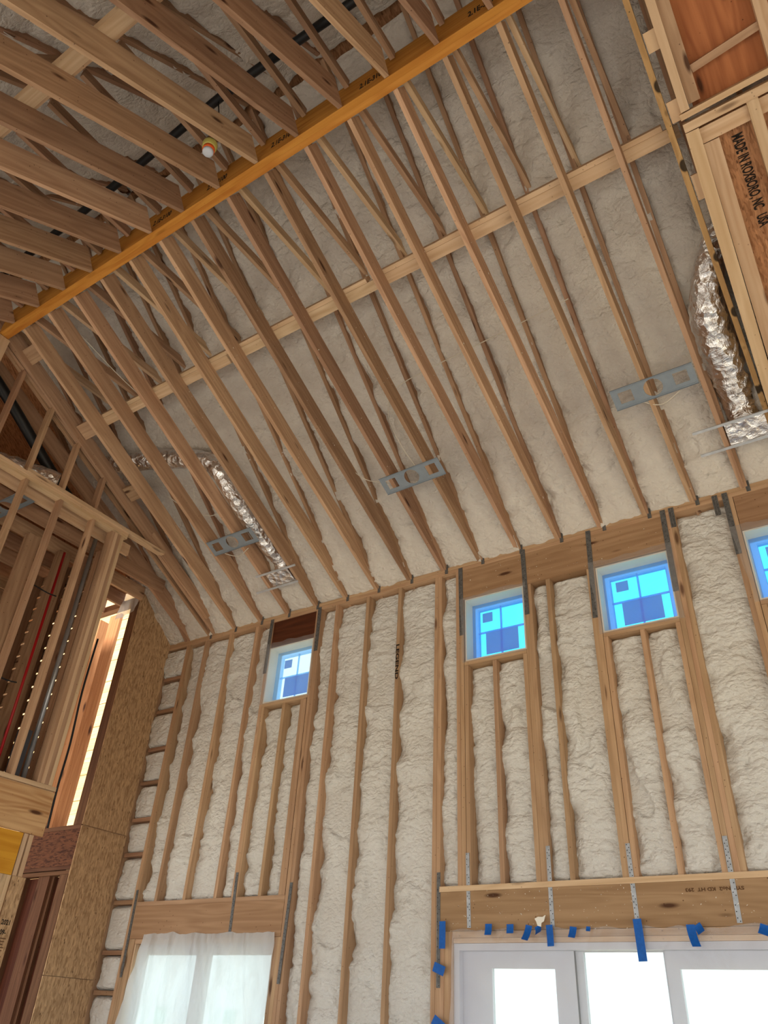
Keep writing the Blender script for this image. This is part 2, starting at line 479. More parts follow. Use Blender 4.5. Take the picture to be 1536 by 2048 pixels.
def foam_patch(name, O, U, V, N, w, h, mat, parent, seed, res=0.02, base=0.055, crown=0.022, amp=1.0, flat=0.66, endcap=True, extra=None):
    nu = max(6, int(w / res)); nv = max(6, int(h / res))
    u = np.linspace(0, w, nu + 1); v = np.linspace(0, h, nv + 1)
    uu, vv = np.meshgrid(u, v)
    su = uu + seed * 3.17; sv = vv + seed * 1.31
    wx = (fbm(su * 7, sv * 7, seed + 3) - 0.5) * 0.07
    wy = (fbm(su * 6, sv * 6, seed + 9) - 0.5) * 0.09
    big = puff((su + wx) / 0.24, (sv + wy) / 0.17, seed + 1)
    sm = puff((su + wx) / 0.085, (sv + wy) / 0.048, seed + 2)
    ti = puff((su + wx * 1.3) / 0.040, (sv + wy * 1.3) / 0.026, seed + 8)
    low = fbm(su * 1.6, sv * 1.6, seed + 4) - 0.5
    edge = (fbm(su * 2, sv * 4.5, seed + 6, 4) - 0.5) * 1.6
    cr = 1 - np.abs(2 * uu / w - 1) ** 3.0
    H = base + amp * (0.042 * (big - 0.7) + 0.034 * (sm - 0.7) + 0.012 * (ti - 0.6) + 0.055 * low) + crown * cr + amp * 0.075 * edge * (1 - cr) + amp * 0.02 * edge
    if flat < 1:
        msk = np.clip((fbm(su * 2.2, sv * 1.8, seed + 12) - flat) / 0.02, 0, 1)
        cap_ = base + crown * 0.8 - 0.004
        H = H * (1 - msk) + (np.minimum(H, cap_) * 0.1 + 0.9 * cap_) * msk
    if endcap:
        d = np.minimum(vv, h - vv)
        H = H * (0.35 + 0.65 * np.clip(d / (0.035 + 0.03 * edge), 0, 1) ** 0.6)
    if extra is not None: H = H + extra(uu, vv)
    U = np.array(U, float); V = np.array(V, float); N = np.array(N, float)
    P = uu[..., None] * U + vv[..., None] * V + H[..., None] * N
    n1 = nu + 1
    idx = np.arange((nu + 1) * (nv + 1)).reshape(nv + 1, nu + 1)
    q = np.stack([idx[:-1, :-1], idx[:-1, 1:], idx[1:, 1:], idx[1:, :-1]], -1).reshape(-1, 4)
    if np.dot(np.cross(U, V), N) < 0: q = q[:, ::-1]
    me = bpy.data.meshes.new(name)
    verts = P.reshape(-1, 3)
    me.vertices.add(len(verts)); me.vertices.foreach_set('co', verts.astype(np.float32).ravel())
    me.loops.add(q.size); me.loops.foreach_set('vertex_index', q.astype(np.int32).ravel())
    me.polygons.add(len(q)); me.polygons.foreach_set('loop_start', np.arange(0, q.size, 4, dtype=np.int32))
    me.polygons.foreach_set('use_smooth', np.ones(len(q), dtype=bool))
    me.update(calc_edges=True); me.validate()
    return obj(name, me, mat, parent, Matrix.Translation(Vector(O)))

# ------------------------------------------------------------------ key dimensions
YW, YS = 5.80, 5.94            # stud face / sheathing of the window wall
ZP = 5.445                     # underside of the top plates
FS, NS, RS = 0.475, 0.585, 0.833   # far ceiling, near ceiling and roof pitches
YB0, YB1, ZB = 2.10, 2.20, 7.20    # ridge beam
S = 0.41
def zc(y): return 5.5 + FS * (5.8 - y)
def zn(y): return ZB - NS * (YB0 - y)
def zr(y): return 5.5 + RS * (5.8 - y) if y > 2.15 else 5.5 + RS * (5.8 - 2.15) - RS * (2.15 - y)

# ================================================================== ground, floor
structure(box('ground', -40, 40, -40, 40, -0.5, -0.3, W['ground'], None))
structure(box('floor', -9.6, 3.2, -4.0, 5.94, -0.3, 0.0, W['floor'], None))

# ================================================================== window wall
wb = structure(empty('wall_back'))
# sheathing pieces around the openings
def sheath(x0, x1, z0, z1): box('sheathing_panel', x0, x1, YS, YS + 0.012, z0, z1, W['osb'], wb)
sheath(-7.40, -6.81, -0.3, 5.7)
sheath(-6.81, -5.54, 2.225, 5.7)
sheath(-5.54, -4.915, 2.225, 4.47); sheath(-5.54, -4.915, 5.115, 5.7)
sheath(-4.915, -3.2, 2.225, 5.7); sheath(-5.0, -3.2, -0.3, 2.225); sheath(-6.81, -5.0, -0.3, 0.85)
sheath(-3.2, -3.08, 2.2, 5.7)
sheath(-3.08, -2.47, 2.2, 4.47); sheath(-3.08, -2.47, 5.115, 5.7)
sheath(-2.47, -1.767, 2.2, 5.7)
sheath(-1.767, -1.143, 2.2, 4.47); sheath(-1.767, -1.143, 5.1, 5.7)
sheath(-1.143, -0.53, 2.2, 5.7)
sheath(-0.53, 0.10, 2.2, 4.47); sheath(-0.53, 0.10, 5.1, 5.7)
sheath(0.10, 3.2, 2.2, 5.7); sheath(0.95, 3.2, -0.3, 2.2)

def stud(x0, z0=0.0, z1=ZP, plies=1, name='stud', mat=None, yo=0.0):
    for i in range(plies):
        j = random.uniform(-0.003, 0.003)
        box(name, x0 + i * 0.0382, x0 + i * 0.0382 + 0.0375, YW + j + yo, YS, z0, z1, mat or W['stud'], wb)

box('top_plate', -7.28, 3.2, YW, YS, ZP, ZP + 0.038, W['stud'], wb)
box('top_plate', -7.28, 3.2, YW - 0.002, YS, ZP + 0.039, ZP + 0.076, W['stud'], wb)
ZH = 2.595     # top of the lower header build-up
for x0, z0, z1, p in [(-6.96, 0, ZP, 2), (-6.884, 0, 2.262, 2), (-6.646, ZH, ZP, 1), (-6.243, ZH, ZP, 1), (-5.824, ZH, ZP, 1),
                      (-5.593, ZH, ZP, 1), (-5.553, ZH, 4.43, 1), (-5.262, ZH, 4.43, 1), (-5.015, ZH, 4.43, 2), (-4.932, 0, ZP, 2),
                      (-5.006, 0, 2.262, 2), (-4.666, 0, ZP, 1), (-4.258, 0, ZP, 1), (-3.853, 0, ZP, 1), (-3.412, 0, ZP, 2),
                      (-3.334, 0, 2.28, 3), (-3.172, ZH, ZP, 1), (-3.132, ZH, 5.11, 1), (-3.09, ZH, 4.43, 1), (-2.804, ZH, 4.43, 1),
                      (-2.505, ZH, 4.43, 1), (-2.466, ZH, 5.11, 2), (-2.24, ZH, 5.11, 1), (-1.852, ZH, 5.11, 2), (-1.772, ZH, 4.43, 1),
                      (-1.467, ZH, 4.43, 1), (-1.182, ZH, 4.43, 1), (-1.142, ZH, 5.1, 1), (-1.103, ZH, ZP, 2), (-0.62, ZH, ZP, 2),
                      (-0.54, ZH, 4.43, 1), (-0.22, ZH, 4.43, 1), (0.10, ZH, ZP, 2), (0.5, ZH, ZP, 1), (0.91, 0, ZP, 2)]:
    stud(x0, z0, z1, p)
# headers, sills
box('header', -6.882, -4.934, YW - 0.004, YS, 2.264, 2.555, W['header'], wb)
box('header_plate', -6.882, -4.934, YW - 0.002, YS, 2.556, 2.594, W['stud'], wb)
box('header_trim', -6.81, -5.01, YW + 0.006, YS, 2.222, 2.262, W['pine'], wb)
box('header', -3.334, 0.91, YW - 0.004, YS, 2.282, 2.553, W['header'], wb)
box('header_plate', -3.334, 0.91, YW - 0.012, YS, 2.554, 2.594, W['pine_light'], wb)
box('header_trim', -3.22, 0.91, YW + 0.004, YS, 2.236, 2.280, W['pine'], wb)
box('header_trim', -3.22, 0.91, YW + 0.010, YS, 2.202, 2.234, W['pine_light'], wb)
box('header', -5.552, -4.934, YW + 0.012, YS, 5.118, ZP - 0.002, W['mahogany'], wb)
box('header', -3.132, -1.105, YW - 0.002, YS, 5.112, ZP - 0.002, W['header'], wb)
box('header', -0.54, 0.10, YW - 0.002, YS, 5.102, ZP - 0.002, W['header'], wb)
for a, b in ((-5.553, -4.934), (-3.09, -2.468), (-1.772, -1.144), (-0.54, 0.10)):
    box('window_sill_board', a, b, YW - 0.002, YS, 4.432, 4.470, W['stud'], wb)
# corner ladder blocks
blocks = [5.05, 4.648, 4.193, 3.812, 3.416, 3.06, 2.6, 2.147, 1.806, 1.40, 1.0, 0.6]
for z in blocks:
    box('corner_block', -7.272, -6.962, YW + 0.012, YS, z - 0.019, z + 0.019, W['pine_dark'], wb)

# spray foam in the wall bays
seed = 11
def wfoam(x0, x1, z0, z1, **kw):
    global seed
    seed += 1
    a = dict(res=0.0135, base=0.048, crown=0.026, amp=1.0)
    a.update(kw)
    foam_patch('foam_infill', (x0 - 0.004, YS, z0), (1, 0, 0), (0, 0, 1), (0, -1, 0), x1 - x0 + 0.008, z1 - z0, W['foam'], wb, seed, **a)
bays = [(-6.884, -6.646, ZH, ZP), (-6.608, -6.243, ZH, ZP), (-6.205, -5.824, ZH, ZP), (-5.786, -5.593, ZH, ZP),
        (-5.515, -5.262, ZH, 4.432), (-5.224, -5.015, ZH, 4.432),
        (-4.855, -4.666, 0, ZP), (-4.628, -4.258, 0, ZP), (-4.22, -3.853, 0, ZP), (-3.815, -3.412, 0, ZP),
        (-3.334, -3.172, ZH, ZP), (-3.05, -2.804, ZH, 4.432), (-2.766, -2.505, ZH, 4.432), (-2.39, -2.24, ZH, 5.112),
        (-2.202, -1.852, ZH, 5.112), (-1.734, -1.467, ZH, 4.432), (-1.429, -1.182, ZH, 4.432), (-1.027, -0.62, ZH, ZP),
        (-0.50, -0.22, ZH, 4.432), (-0.18, 0.10, ZH, 4.432), (0.18, 0.5, ZH, ZP), (0.54, 0.91, ZH, ZP)]
for b in bays: wfoam(*b)
for x in (1.32, 1.73, 2.14, 2.55, 2.96):
    stud(x)
    wfoam(x - 0.37, x, 0.0, ZP, res=0.035)
wfoam(-7.285, -6.962, 5.07, ZP, base=0.088, crown=0.03)
for i in range(len(blocks) - 1):
    wfoam(-7.285, -6.962, blocks[i + 1] + 0.02, blocks[i] - 0.02, base=0.088, crown=0.03, amp=0.8)

# perforated steel straps on the headers
def strap(p0, p1, w=0.032, mat='galv', y=YW - 0.006, n=14):
    a = Vector((p0[0], y, p0[1])); b = Vector((p1[0], y, p1[1]))
    o = lum('tie_strap', a, b, w, 0.0025, (1, 0, 0), W[mat], wb)
    L = (b - a).length
    vv, ff = [], []
    rng = random.Random(int(L * 1000))
    for i in range(n):
        for sgn in (-1, 1):
            if rng.random() < 0.25: continue
            cx = -L / 2 + L * (i + 0.5 + 0.25 * sgn) / n; cy = sgn * w * 0.22; r = 0.0038; k0 = len(vv)
            for q in range(6): vv.append((cx + r * math.cos(q * 1.047), cy + r * math.sin(q * 1.047), -0.0020))
            for q in range(6): vv.append((cx + r * math.cos(q * 1.047), cy + r * math.sin(q * 1.047), 0.0020))
            ff.append(tuple(range(k0, k0 + 6))); ff.append(tuple(range(k0 + 11, k0 + 5, -1)))
    nh = obj('nail_heads', mesh('nail_heads', vv, ff), W['ink'], o, o.matrix_basis.copy())
    nh['kind'] = 'stuff'
for a, b in [((-5.553, 2.806), (-5.541, 2.291)), ((-4.872, 2.691), (-4.90, 1.911)), ((-6.915, 2.706), (-6.895, 1.936)),
             ((-3.345, 2.70), (-3.343, 1.909)), ((-3.081, 2.83), (-3.075, 2.301)), ((-2.396, 2.838), (-2.40, 2.293)),
             ((-1.788, 2.816), (-1.785, 2.30)), ((-1.123, 2.819), (-1.131, 2.298))]:
    strap(a, b, mat='galv' if a[0] > -3.2 else 'galvdull')
for a, b in [((-2.445, 5.492), (-2.440, 4.80)), ((-1.795, 5.50), (-1.82, 4.62)), ((-1.118, 5.50), (-1.128, 4.70)), ((-1.045, 5.50), (-1.045, 5.30)),
             ((-5.575, 5.48), (-5.582, 4.82)), ((-4.885, 5.47), (-4.885, 4.95)), ((-3.12, 5.477), (-3.112, 4.74)), ((-0.60, 5.5), (-0.60, 4.9)), ((-0.68, 5.5), (-0.68, 5.3))]:
    strap(a, b, w=0.045, mat='galvdull')

text('stamped_letters', 'LEGEND', 0.052, (-3.834, YW - 0.0045, 4.62), (0, 0, -1), (1, 0, 0), W['ink'], wb, sx=1.9)
text('stamped_letters', 'SYP  No2  KD HT  293', 0.03, (-1.25, YW - 0.006, 2.50), (-1, 0, 0), (0, 0, -1), W['brown_ink'], wb, sx=1.3)

# ================================================================== small upper windows
def ring_mesh(name, x0, x1, z0, z1, t, y0, y1):
    o = [(x0, z0), (x1, z0), (x1, z1), (x0, z1)]; i = [(x0 + t, z0 + t), (x1 - t, z0 + t), (x1 - t, z1 - t), (x0 + t, z1 - t)]
    v = [(a, y0, b) for a, b in o] + [(a, y0, b) for a, b in i] + [(a, y1, b) for a, b in o] + [(a, y1, b) for a, b in i]
    f = []
    for k in range(4):
        n = (k + 1) % 4
        f += [(k, n, 4 + n, 4 + k), (8 + n, 8 + k, 12 + k, 12 + n), (k, 8 + k, 8 + n, n), (4 + n, 12 + n, 12 + k, 4 + k)]
    return mesh(name, v, f)

def small_window(n, x0, x1, z0, z1, pane, fr='film_frame'):
    wd = structure(empty('window_%d' % n))
    obj('jamb_liner', ring_mesh('jamb_liner', x0, x1, z0, z1, 0.012, YW + 0.002, YS + 0.06), W['jamb'], wd)
    obj('window_frame', ring_mesh('window_frame', x0 + 0.012, x1 - 0.012, z0 + 0.012, z1 - 0.012, 0.055, YS - 0.005, YS + 0.055), W[fr], wd)
    xm, zm = (x0 + x1) / 2, (z0 + z1) / 2
    box('pane', x0 + 0.067, x1 - 0.067, YS + 0.020, YS + 0.026, z0 + 0.067, z1 - 0.067, W[pane], wd)
    box('muntin', xm - 0.008, xm + 0.008, YS + 0.008, YS + 0.019, z0 + 0.067, z1 - 0.067, W[fr], wd)
    box('muntin', x0 + 0.067, x1 - 0.067, YS + 0.009, YS + 0.019, zm - 0.002, zm + 0.014, W[fr], wd)
    wd_, h_ = x1 - x0, z1 - z0
    box('sticker', x0 + wd_ * 0.24, x1 - wd_ * 0.22, YS + 0.003, YS + 0.006, z0 + h_ * 0.15, zm - 0.004, W['sticker'], wd)
    box('sticker', x0 + wd_ * 0.19, x0 + wd_ * 0.36, YS + 0.003, YS + 0.006, zm + h_ * 0.17, zm + h_ * 0.32, W['sticker'], wd)
    return wd
small_window(1, -5.552, -4.934, 4.472, 5.116, 'film_pale', 'film_frame_pale')
small_window(2, -3.078, -2.468, 4.472, 5.110, 'film')
small_window(3, -1.770, -1.144, 4.472, 5.100, 'film')
small_window(4, -0.538, 0.098, 4.472, 5.100, 'film')

def sheet(name, corners, nx, nz, amp, seed, mat, label, y=YW - 0.010, thing=True, group=None):
    """wrinkled film hung on a four-corner outline (x,z): lower-left, lower-right, upper-right, upper-left"""
    (a, b, c, d) = corners
    v, f = [], []
    U, V_ = np.meshgrid(np.linspace(0, 1, nx + 1), np.linspace(0, 1, nz + 1))
    X = (a[0] * (1 - U) + b[0] * U) * (1 - V_) + (d[0] * (1 - U) + c[0] * U) * V_
    Z = (a[1] * (1 - U) + b[1] * U) * (1 - V_) + (d[1] * (1 - U) + c[1] * U) * V_
    bor = np.minimum(np.minimum(U, 1 - U), np.minimum(V_, 1 - V_))
    fold = (fbm(X * 9 + Z * 2.0 + seed, Z * 1.2, seed, 3) - 0.5) * amp
    Yv = y - np.abs(fold) - 0.004
    Z = Z + (fbm(X * 8, Z * 8, seed + 40) - 0.5) * 0.05 * (V_ > 0.93)
    X = X + (fbm(X * 7, Z * 5, seed + 50) - 0.5) * 0.03 * ((U < 0.05) | (U > 0.95))
    idx = np.arange((nx + 1) * (nz + 1)).reshape(nz + 1, nx + 1)
    v = np.stack([X, Yv, Z], -1).reshape(-1, 3)
    f = np.stack([idx[:-1, :-1], idx[:-1, 1:], idx[1:, 1:], idx[1:, :-1]], -1).reshape(-1, 4)
    cx, cz = float(v[:, 0].mean()), float(v[:, 2].min())
    v = v - np.array([cx, y, cz])
    o = obj(name, mesh(name, v.tolist(), f.tolist(), True), W[mat], None, Matrix.Translation((cx, y, cz)))
    tag(o, label, 'plastic sheet', group)
    return o
sheet('plastic_sheet', [(-5.60, 4.455), (-4.90, 4.455), (-4.89, 5.165), (-5.63, 5.17)], 26, 26, 0.03, 3, 'sheet_clear', 'milky plastic over the small window under the dark reddish header')
sheet('plastic_sheet', [(-3.10, 4.455), (-2.455, 4.45), (-2.44, 5.14), (-3.12, 5.13)], 24, 24, 0.02, 5, 'sheet_clear', 'clear plastic over the blue window nearest the double stud')
sheet('plastic_sheet', [(-1.79, 4.455), (-1.10, 4.45), (-1.09, 5.16), (-1.83, 5.15)], 24, 24, 0.02, 8, 'sheet_clear', 'clear plastic over the fully visible blue window on the right')
sheet('plastic_sheet', [(-0.57, 4.455), (0.13, 4.45), (0.13, 5.15), (-0.62, 5.15)], 24, 24, 0.03, 9, 'sheet_clear', 'clear plastic over the blue window cut off by the right edge')

# ================================================================== large lower window (left)
w5 = structure(empty('window_5'))
obj('window_frame', ring_mesh('window_frame', -6.806, -5.006, 0.86, 2.22, 0.05, YS - 0.06, YS + 0.03), W['white'], w5)
box('jamb_board', -6.806, -6.79, YW + 0.01, YS - 0.06, 0.86, 2.22, W['pine_light'], w5)
box('jamb_board', -5.022, -5.006, YW + 0.01, YS - 0.06, 0.86, 2.22, W['pine_light'], w5)
box('mullion', -5.985, -5.885, YS - 0.055, YS + 0.02, 0.91, 2.17, W['white'], w5)
for a, b in ((-6.756, -5.985), (-5.885, -5.056)):
    obj('sash', ring_mesh('sash', a, b, 0.91, 2.17, 0.035, YS - 0.04, YS + 0.0), W['white'], w5)
    box('pane', a + 0.035, b - 0.035, YS - 0.022, YS - 0.016, 0.945, 2.135, W['glass'], w5)
    box('sticker', a + 0.30, a + 0.45, YS - 0.026, YS - 0.023, 1.50, 1.72, W['glass'], w5)
sheet('plastic_sheet', [(-7.02, 0.75), (-4.99, 0.80), (-4.985, 2.30), (-6.66, 2.30)], 60, 40, 0.10, 21, 'sheet', 'milky plastic drape hanging loose over the large lower left window')

# ================================================================== door unit (lower right)
d1 = structure(empty('door_1'))
obj('door_frame', ring_mesh('door_frame', -3.22, 0.90, -0.02, 2.20, 0.045, YW + 0.02, YS + 0.02), W['white'], d1)
def leaf(x0, x1, gx0, gx1, gt, y, nm):
    l = obj(nm, ring_mesh(nm, x0, x1, 0.02, 2.155, 0.001, y, y + 0.04), W['white'], d1)
    box('stile', x0, gx0, y, y + 0.04, 0.02, 2.155, W['white'], l)
    box('stile', gx1, x1, y, y + 0.04, 0.02, 2.155, W['white'], l)
    box('top_rail', gx0, gx1, y, y + 0.04, gt, 2.155, W['white'], l)
    box('bottom_rail', gx0, gx1, y, y + 0.04, 0.02, 0.25, W['white'], l)
    box('pane', gx0, gx1, y + 0.017, y + 0.023, 0.25, gt, W['glass'], l)
leaf(-3.175, -2.29, -2.935, -2.44, 2.045, YS - 0.06, 'door_leaf')
leaf(-2.29, -1.66, -2.235, -1.675, 2.15, YS - 0.03, 'side_light')
leaf(-1.66, -0.45, -1.572, -0.72, 2.05, YS - 0.06, 'door_leaf')
leaf(-0.45, 0.855, -0.30, 0.70, 2.05, YS - 0.06, 'door_leaf')
ds = sheet('plastic_sheet', [(-3.30, 0.1), (0.8, 0.1), (0.8, 2.275), (-3.215, 2.29)], 80, 40, 0.05, 33, 'sheet_clear', 'clear plastic sheet taped across the white door unit')
def tape(x, z, w, h, rot, curl=0.0, bend=0.0):
    """short strip of tape, curling off the wall at its free end"""
    v, f = [], []
    n = 6
    for i in range(n + 1):
        t = i / n
        for sgn in (-1, 1):
            for th in (0, 0.0008):
                v.append((sgn * w / 2 + bend * t * t, -curl * t * t - th, -h * t))
    for i in range(n):
        b = i * 4
        f += [(b, b + 4, b + 6, b + 2), (b + 1, b + 3, b + 7, b + 5), (b, b + 1, b + 5, b + 4), (b + 2, b + 6, b + 7, b + 3)]
    f += [(0, 2, 3, 1), (n * 4, n * 4 + 1, n * 4 + 3, n * 4 + 2)]
    mw = Matrix.Translation((x, YW - 0.046, z)) @ Matrix.Rotation(math.radians(rot), 4, 'Y')
    obj('tape_strip', mesh('tape_strip', v, f), W['tape'], ds, mw)
for t in [(-3.285, 2.345, 0.055, 0.185, 0, 0.004), (-2.89, 2.32, 0.055, 0.075, 0, 0.02), (-2.715, 2.315, 0.055, 0.06, 0, 0.01), (-2.565, 2.305, 0.05, 0.10, 12, 0.05),
          (-2.50, 2.30, 0.05, 0.06, -25, 0.06), (-2.41, 2.305, 0.05, 0.135, -3, 0.01), (-2.23, 2.29, 0.05, 0.07, 8, 0.03), (-2.12, 2.29, 0.03, 0.03, 5, 0.01),
          (-1.775, 2.33, 0.058, 0.25, -2, 0.006), (-1.43, 2.29, 0.055, 0.13, 0, 0.04, 0.03), (-1.39, 2.29, 0.05, 0.06, -30, 0.03), (-0.975, 2.28, 0.06, 0.06, 20, 0.03)]:
    tape(*t)
for x, z, r in ((-3.36, 2.045, 70), (-3.36, 1.715, 58)):
    tape(x, z, 0.065, 0.10, -r, 0.002)

v = [(0, 0), (0.028, 0.012), (0.062, 0.010), (0.085, 0.022), (0.070, -0.018), (0.050, -0.028), (0.046, -0.052), (0.020, -0.045), (0.012, -0.020)]
me = mesh('torn_scrap', [(x, 0, z) for x, z in v] + [(x, -0.006, z) for x, z in v], [tuple(range(8, -1, -1)), tuple(range(9, 18))] + [(i, (i + 1) % 9, 9 + (i + 1) % 9, 9 + i) for i in range(9)])
tag(obj('torn_scrap', me, W['crumb'], None, Matrix.Translation((-2.515, YW - 0.05, 2.345))), 'torn white scrap stuck beside the curled blue tape strips', 'scrap')
# ================================================================== roof and vaulted ceiling
ce = structure(empty('ceiling'))
feet = [-0.45 - S * i for i in range(16)]           # X of ceiling joists at the plate
def topx(x): return x if x > -3.75 else x + (-3.73 - x) * 0.045
CH = 0.186
def chord(name, x0, y0, x1, y1, zf, h, mat, w=0.038, lift=0.0):
    a = Vector((x0, y0, zf(y0) + lift)); b = Vector((x1, y1, zf(y1) + lift))
    d = (b - a).normalized(); n = Vector((1, 0, 0)).cross(d)
    if n.z < 0: n = -n
    return lum(name, a + n * h / 2, b + n * h / 2, w, h, (1, 0, 0), mat, ce)
rr_ = random.Random(4)
for i, x in enumerate(feet):
    mt = W['pine'] if rr_.random() < 0.72 else W['pine_dark']
    chord('ceiling_joist', x, 5.93, topx(x), YB1 + 0.004, zc, CH, mt)
chord('ceiling_joist', -0.10, 5.93, -0.10, YB1 + 0.004, zc, CH, W['spotted'])
chord('ceiling_joist', -6.52, 5.93, -6.36, 2.05, zc, CH, W['pine'])
chord('ceiling_joist', -6.94, 5.93, -6.82, 2.05, zc, CH, W['pine_dark'])
for i, x in enumerate(feet + [0.31, 0.72]):
    xt = topx(x)
    mt = W['pine_dark'] if i % 3 else W['pine']
    chord('ceiling_joist', xt, YB0 - 0.004, xt, -1.5, zn, 0.238, mt)
for x in (-6.75, -7.1):
    chord('ceiling_joist', x, YB0 - 0.004, x, -1.5, zn, 0.238, W['pine_dark'])
ROOFX = [3.1, 2.83, 2.42, 2.01, 1.6, 1.19, 0.78, 0.37, -0.04] + feet + [-7.01, -7.42]
for x in ROOFX:
    chord('roof_rafter', x + 0.02, 6.05, x + 0.02, 2.17, lambda y: 5.5 + RS * (5.8 - y), 0.18, W['pine_dark'])
    chord('roof_rafter', x + 0.02, 2.13, x + 0.02, -1.6, zr, 0.18, W['pine_dark'])
for i, x in enumerate(feet + [-0.04]):
    xt = topx(x) + 0.045
    hh = 7.415 + 0.02 * math.sin(i * 1.7)
    lum('collar_tie', (xt, 2.215, hh), (xt, 3.62, hh + 0.035), 0.038, 0.089, (1, 0, 0), W['pine_light'] if i % 2 else W['pine'], ce)
    lum('collar_tie', (xt, 2.085, hh + 0.04), (xt, 0.95, hh + 0.02), 0.038, 0.089, (1, 0, 0), W['pine_dark'], ce)
    # short diagonal webs standing on the near joists
    if i % 2 == 0:
        lum('diagonal_web', (xt, 0.2, zn(0.2) + 0.22), (xt, 0.9, zr(0.9)), 0.038, 0.089, (1, 0, 0), W['pine_dark'], ce)
# strongback (flat 2x4 + upright 2x4) across the joists
yS = 3.27
n_ = Vector((0, FS, 1)).normalized(); d_ = Vector((0, -1, FS)).normalized()
def sb(x0, x1, yy, flat):
    p = Vector((0, yy, zc(yy))) + n_ * (CH + (0.02 if flat else 0.065))
    a = p.copy(); b = p.copy(); a.x = x0; b.x = x1
    if flat: lum('strongback', a, b, 0.089, 0.038, d_, W['pine_light'], ce)
    else: lum('strongback', a + d_ * 0.064, b + d_ * 0.064, 0.038, 0.11, d_, W['pine_light'], ce)
for a, b in ((-0.05, -2.55), (-2.56, -4.30), (-4.2, -6.33)):
    sb(a, b, yS, True); sb(a - 0.1, b + (0.1 if b < -6 else 0), yS, False)
# blocks between the end joist and the rake wall
for y in (2.42, 3.25, 4.0):
    p = Vector((0, y, zc(y))) + n_ * 0.11
    lum('blocking', (-6.18, p.y, p.z), (-6.38, p.y, p.z), 0.17, 0.07, d_, W['pine'], ce)
# near-side strongback
nn = Vector((0, -NS, 1)).normalized(); dn = Vector((0, 1, NS)).normalized()
p = Vector((0, 0.87, zn(0.87))) + nn * 0.26
lum('strongback', (0.8, p.y, p.z), (-6.3, p.y, p.z), 0.12, 0.038, dn, W['pine_light'], ce)
p2 = p + dn * 0.07 + nn * 0.04
lum('strongback', (0.8, p2.y, p2.z), (-6.3, p2.y, p2.z), 0.038, 0.10, dn, W['pine'], ce)

# metal clips at the joist feet
for i, x in enumerate(feet):
    box('hurricane_clip', x + 0.024, x + 0.056, YW - 0.006, YW - 0.003, 5.455, 5.56, W['galvdull'], ce)

# roof foam, one patch per bay
nR = np.array([0, -RS, -1.0]); nR /= np.linalg.norm(nR)          # towards the room, far slope
vR = np.array([0, -1.0, RS]); LR = 3.62 * np.linalg.norm(vR); vR /= np.linalg.norm(vR)
nN = np.array([0, RS, -1.0]); nN /= np.linalg.norm(nN)
vN = np.array([0, -1.0, -RS]); LN = 3.65 * np.linalg.norm(vN); vN /= np.linalg.norm(vN)
bx = sorted(ROOFX)
def rough_extra(uu, vv):
    return -0.042 - 0.022 * np.clip((vv - 0.2) / 1.3, 0, 1)
for a, b in zip(bx[:-1], bx[1:]):
    seed += 1
    o0 = (a + 0.015, 5.86, 5.5 + RS * (5.8 - 5.86) + 0.06)
    foam_patch('foam_infill', o0, (1, 0, 0), vR, nR, b - a + 0.01, LR, W['rfoam'], ce, seed, res=0.016 if a < 0.3 else 0.035, base=0.045, crown=0.016, amp=1.0, flat=0.72, endcap=False, extra=rough_extra)
    seed += 1
    o1 = (a + 0.015, 2.16, 5.5 + RS * (5.8 - 2.15) + 0.06)
    foam_patch('foam_infill', o1, (1, 0, 0), vN, nN, b - a + 0.01, LN, W['rfoam'], ce, seed, res=0.035, base=-0.012, crown=0.01, amp=1.2, flat=1.1, endcap=False)
# roof deck
lum('roof_deck', (-8.53, 5.15, 5.5 + RS * 0.65 + 0.24), (-8.53, 2.15, 5.5 + RS * 3.65 + 0.24), 2.2, 0.02, (1, 0, 0), W['osbred'], ce)
lum('roof_deck', (-2.13, 6.3, 5.5 + RS * (5.8 - 6.3) + 0.24), (-2.13, 2.15, 5.5 + RS * 3.65 + 0.24), 10.6, 0.02, (1, 0, 0), W['osbred'], ce)
lum('roof_deck', (-3.2, 2.15, 5.5 + RS * 3.65 + 0.24), (-3.2, -1.8, zr(-1.8) + 0.24), 12.9, 0.02, (1, 0, 0), W['osbred'], ce)
# end walls added to keep sky light out of the roof space
v = [(0, 6.0, 5.3), (0, -1.6, 5.0), (0, -1.6, zr(-1.6) + 0.24), (0, 2.15, zr(2.15) + 0.24), (0, 6.0, 5.4)]
for x, m_ in ((3.15, 'osbred'),):
    box('gable_sheathing_added', x - 0.01, x + 0.01, -1.6, 6.0, 5.3, 5.32, W[m_], ce)
    obj('gable_sheathing_added', mesh('gable_sheathing_added', [(x + dx, yy, zz) for dx in (-0.006, 0.006) for (_, yy, zz) in v],
        [(4, 3, 2, 1, 0), (5, 6, 7, 8, 9)] + [(i, (i + 1) % 5, 5 + (i + 1) % 5, 5 + i) for i in range(5)]), W[m_], ce)

obj('gable_sheathing_added', mesh('gable_sheathing_added', [(-9.55 + dx, yy, zz) for dx in (-0.006, 0.006) for (yy, zz) in ((5.15, 5.3), (-1.6, 5.0), (-1.6, zr(-1.6) + 0.24), (2.15, zr(2.15) + 0.24), (5.15, 6.28))],
    [(4, 3, 2, 1, 0), (5, 6, 7, 8, 9)] + [(i, (i + 1) % 5, 5 + (i + 1) % 5, 5 + i) for i in range(5)]), W['osbdark'], ce)
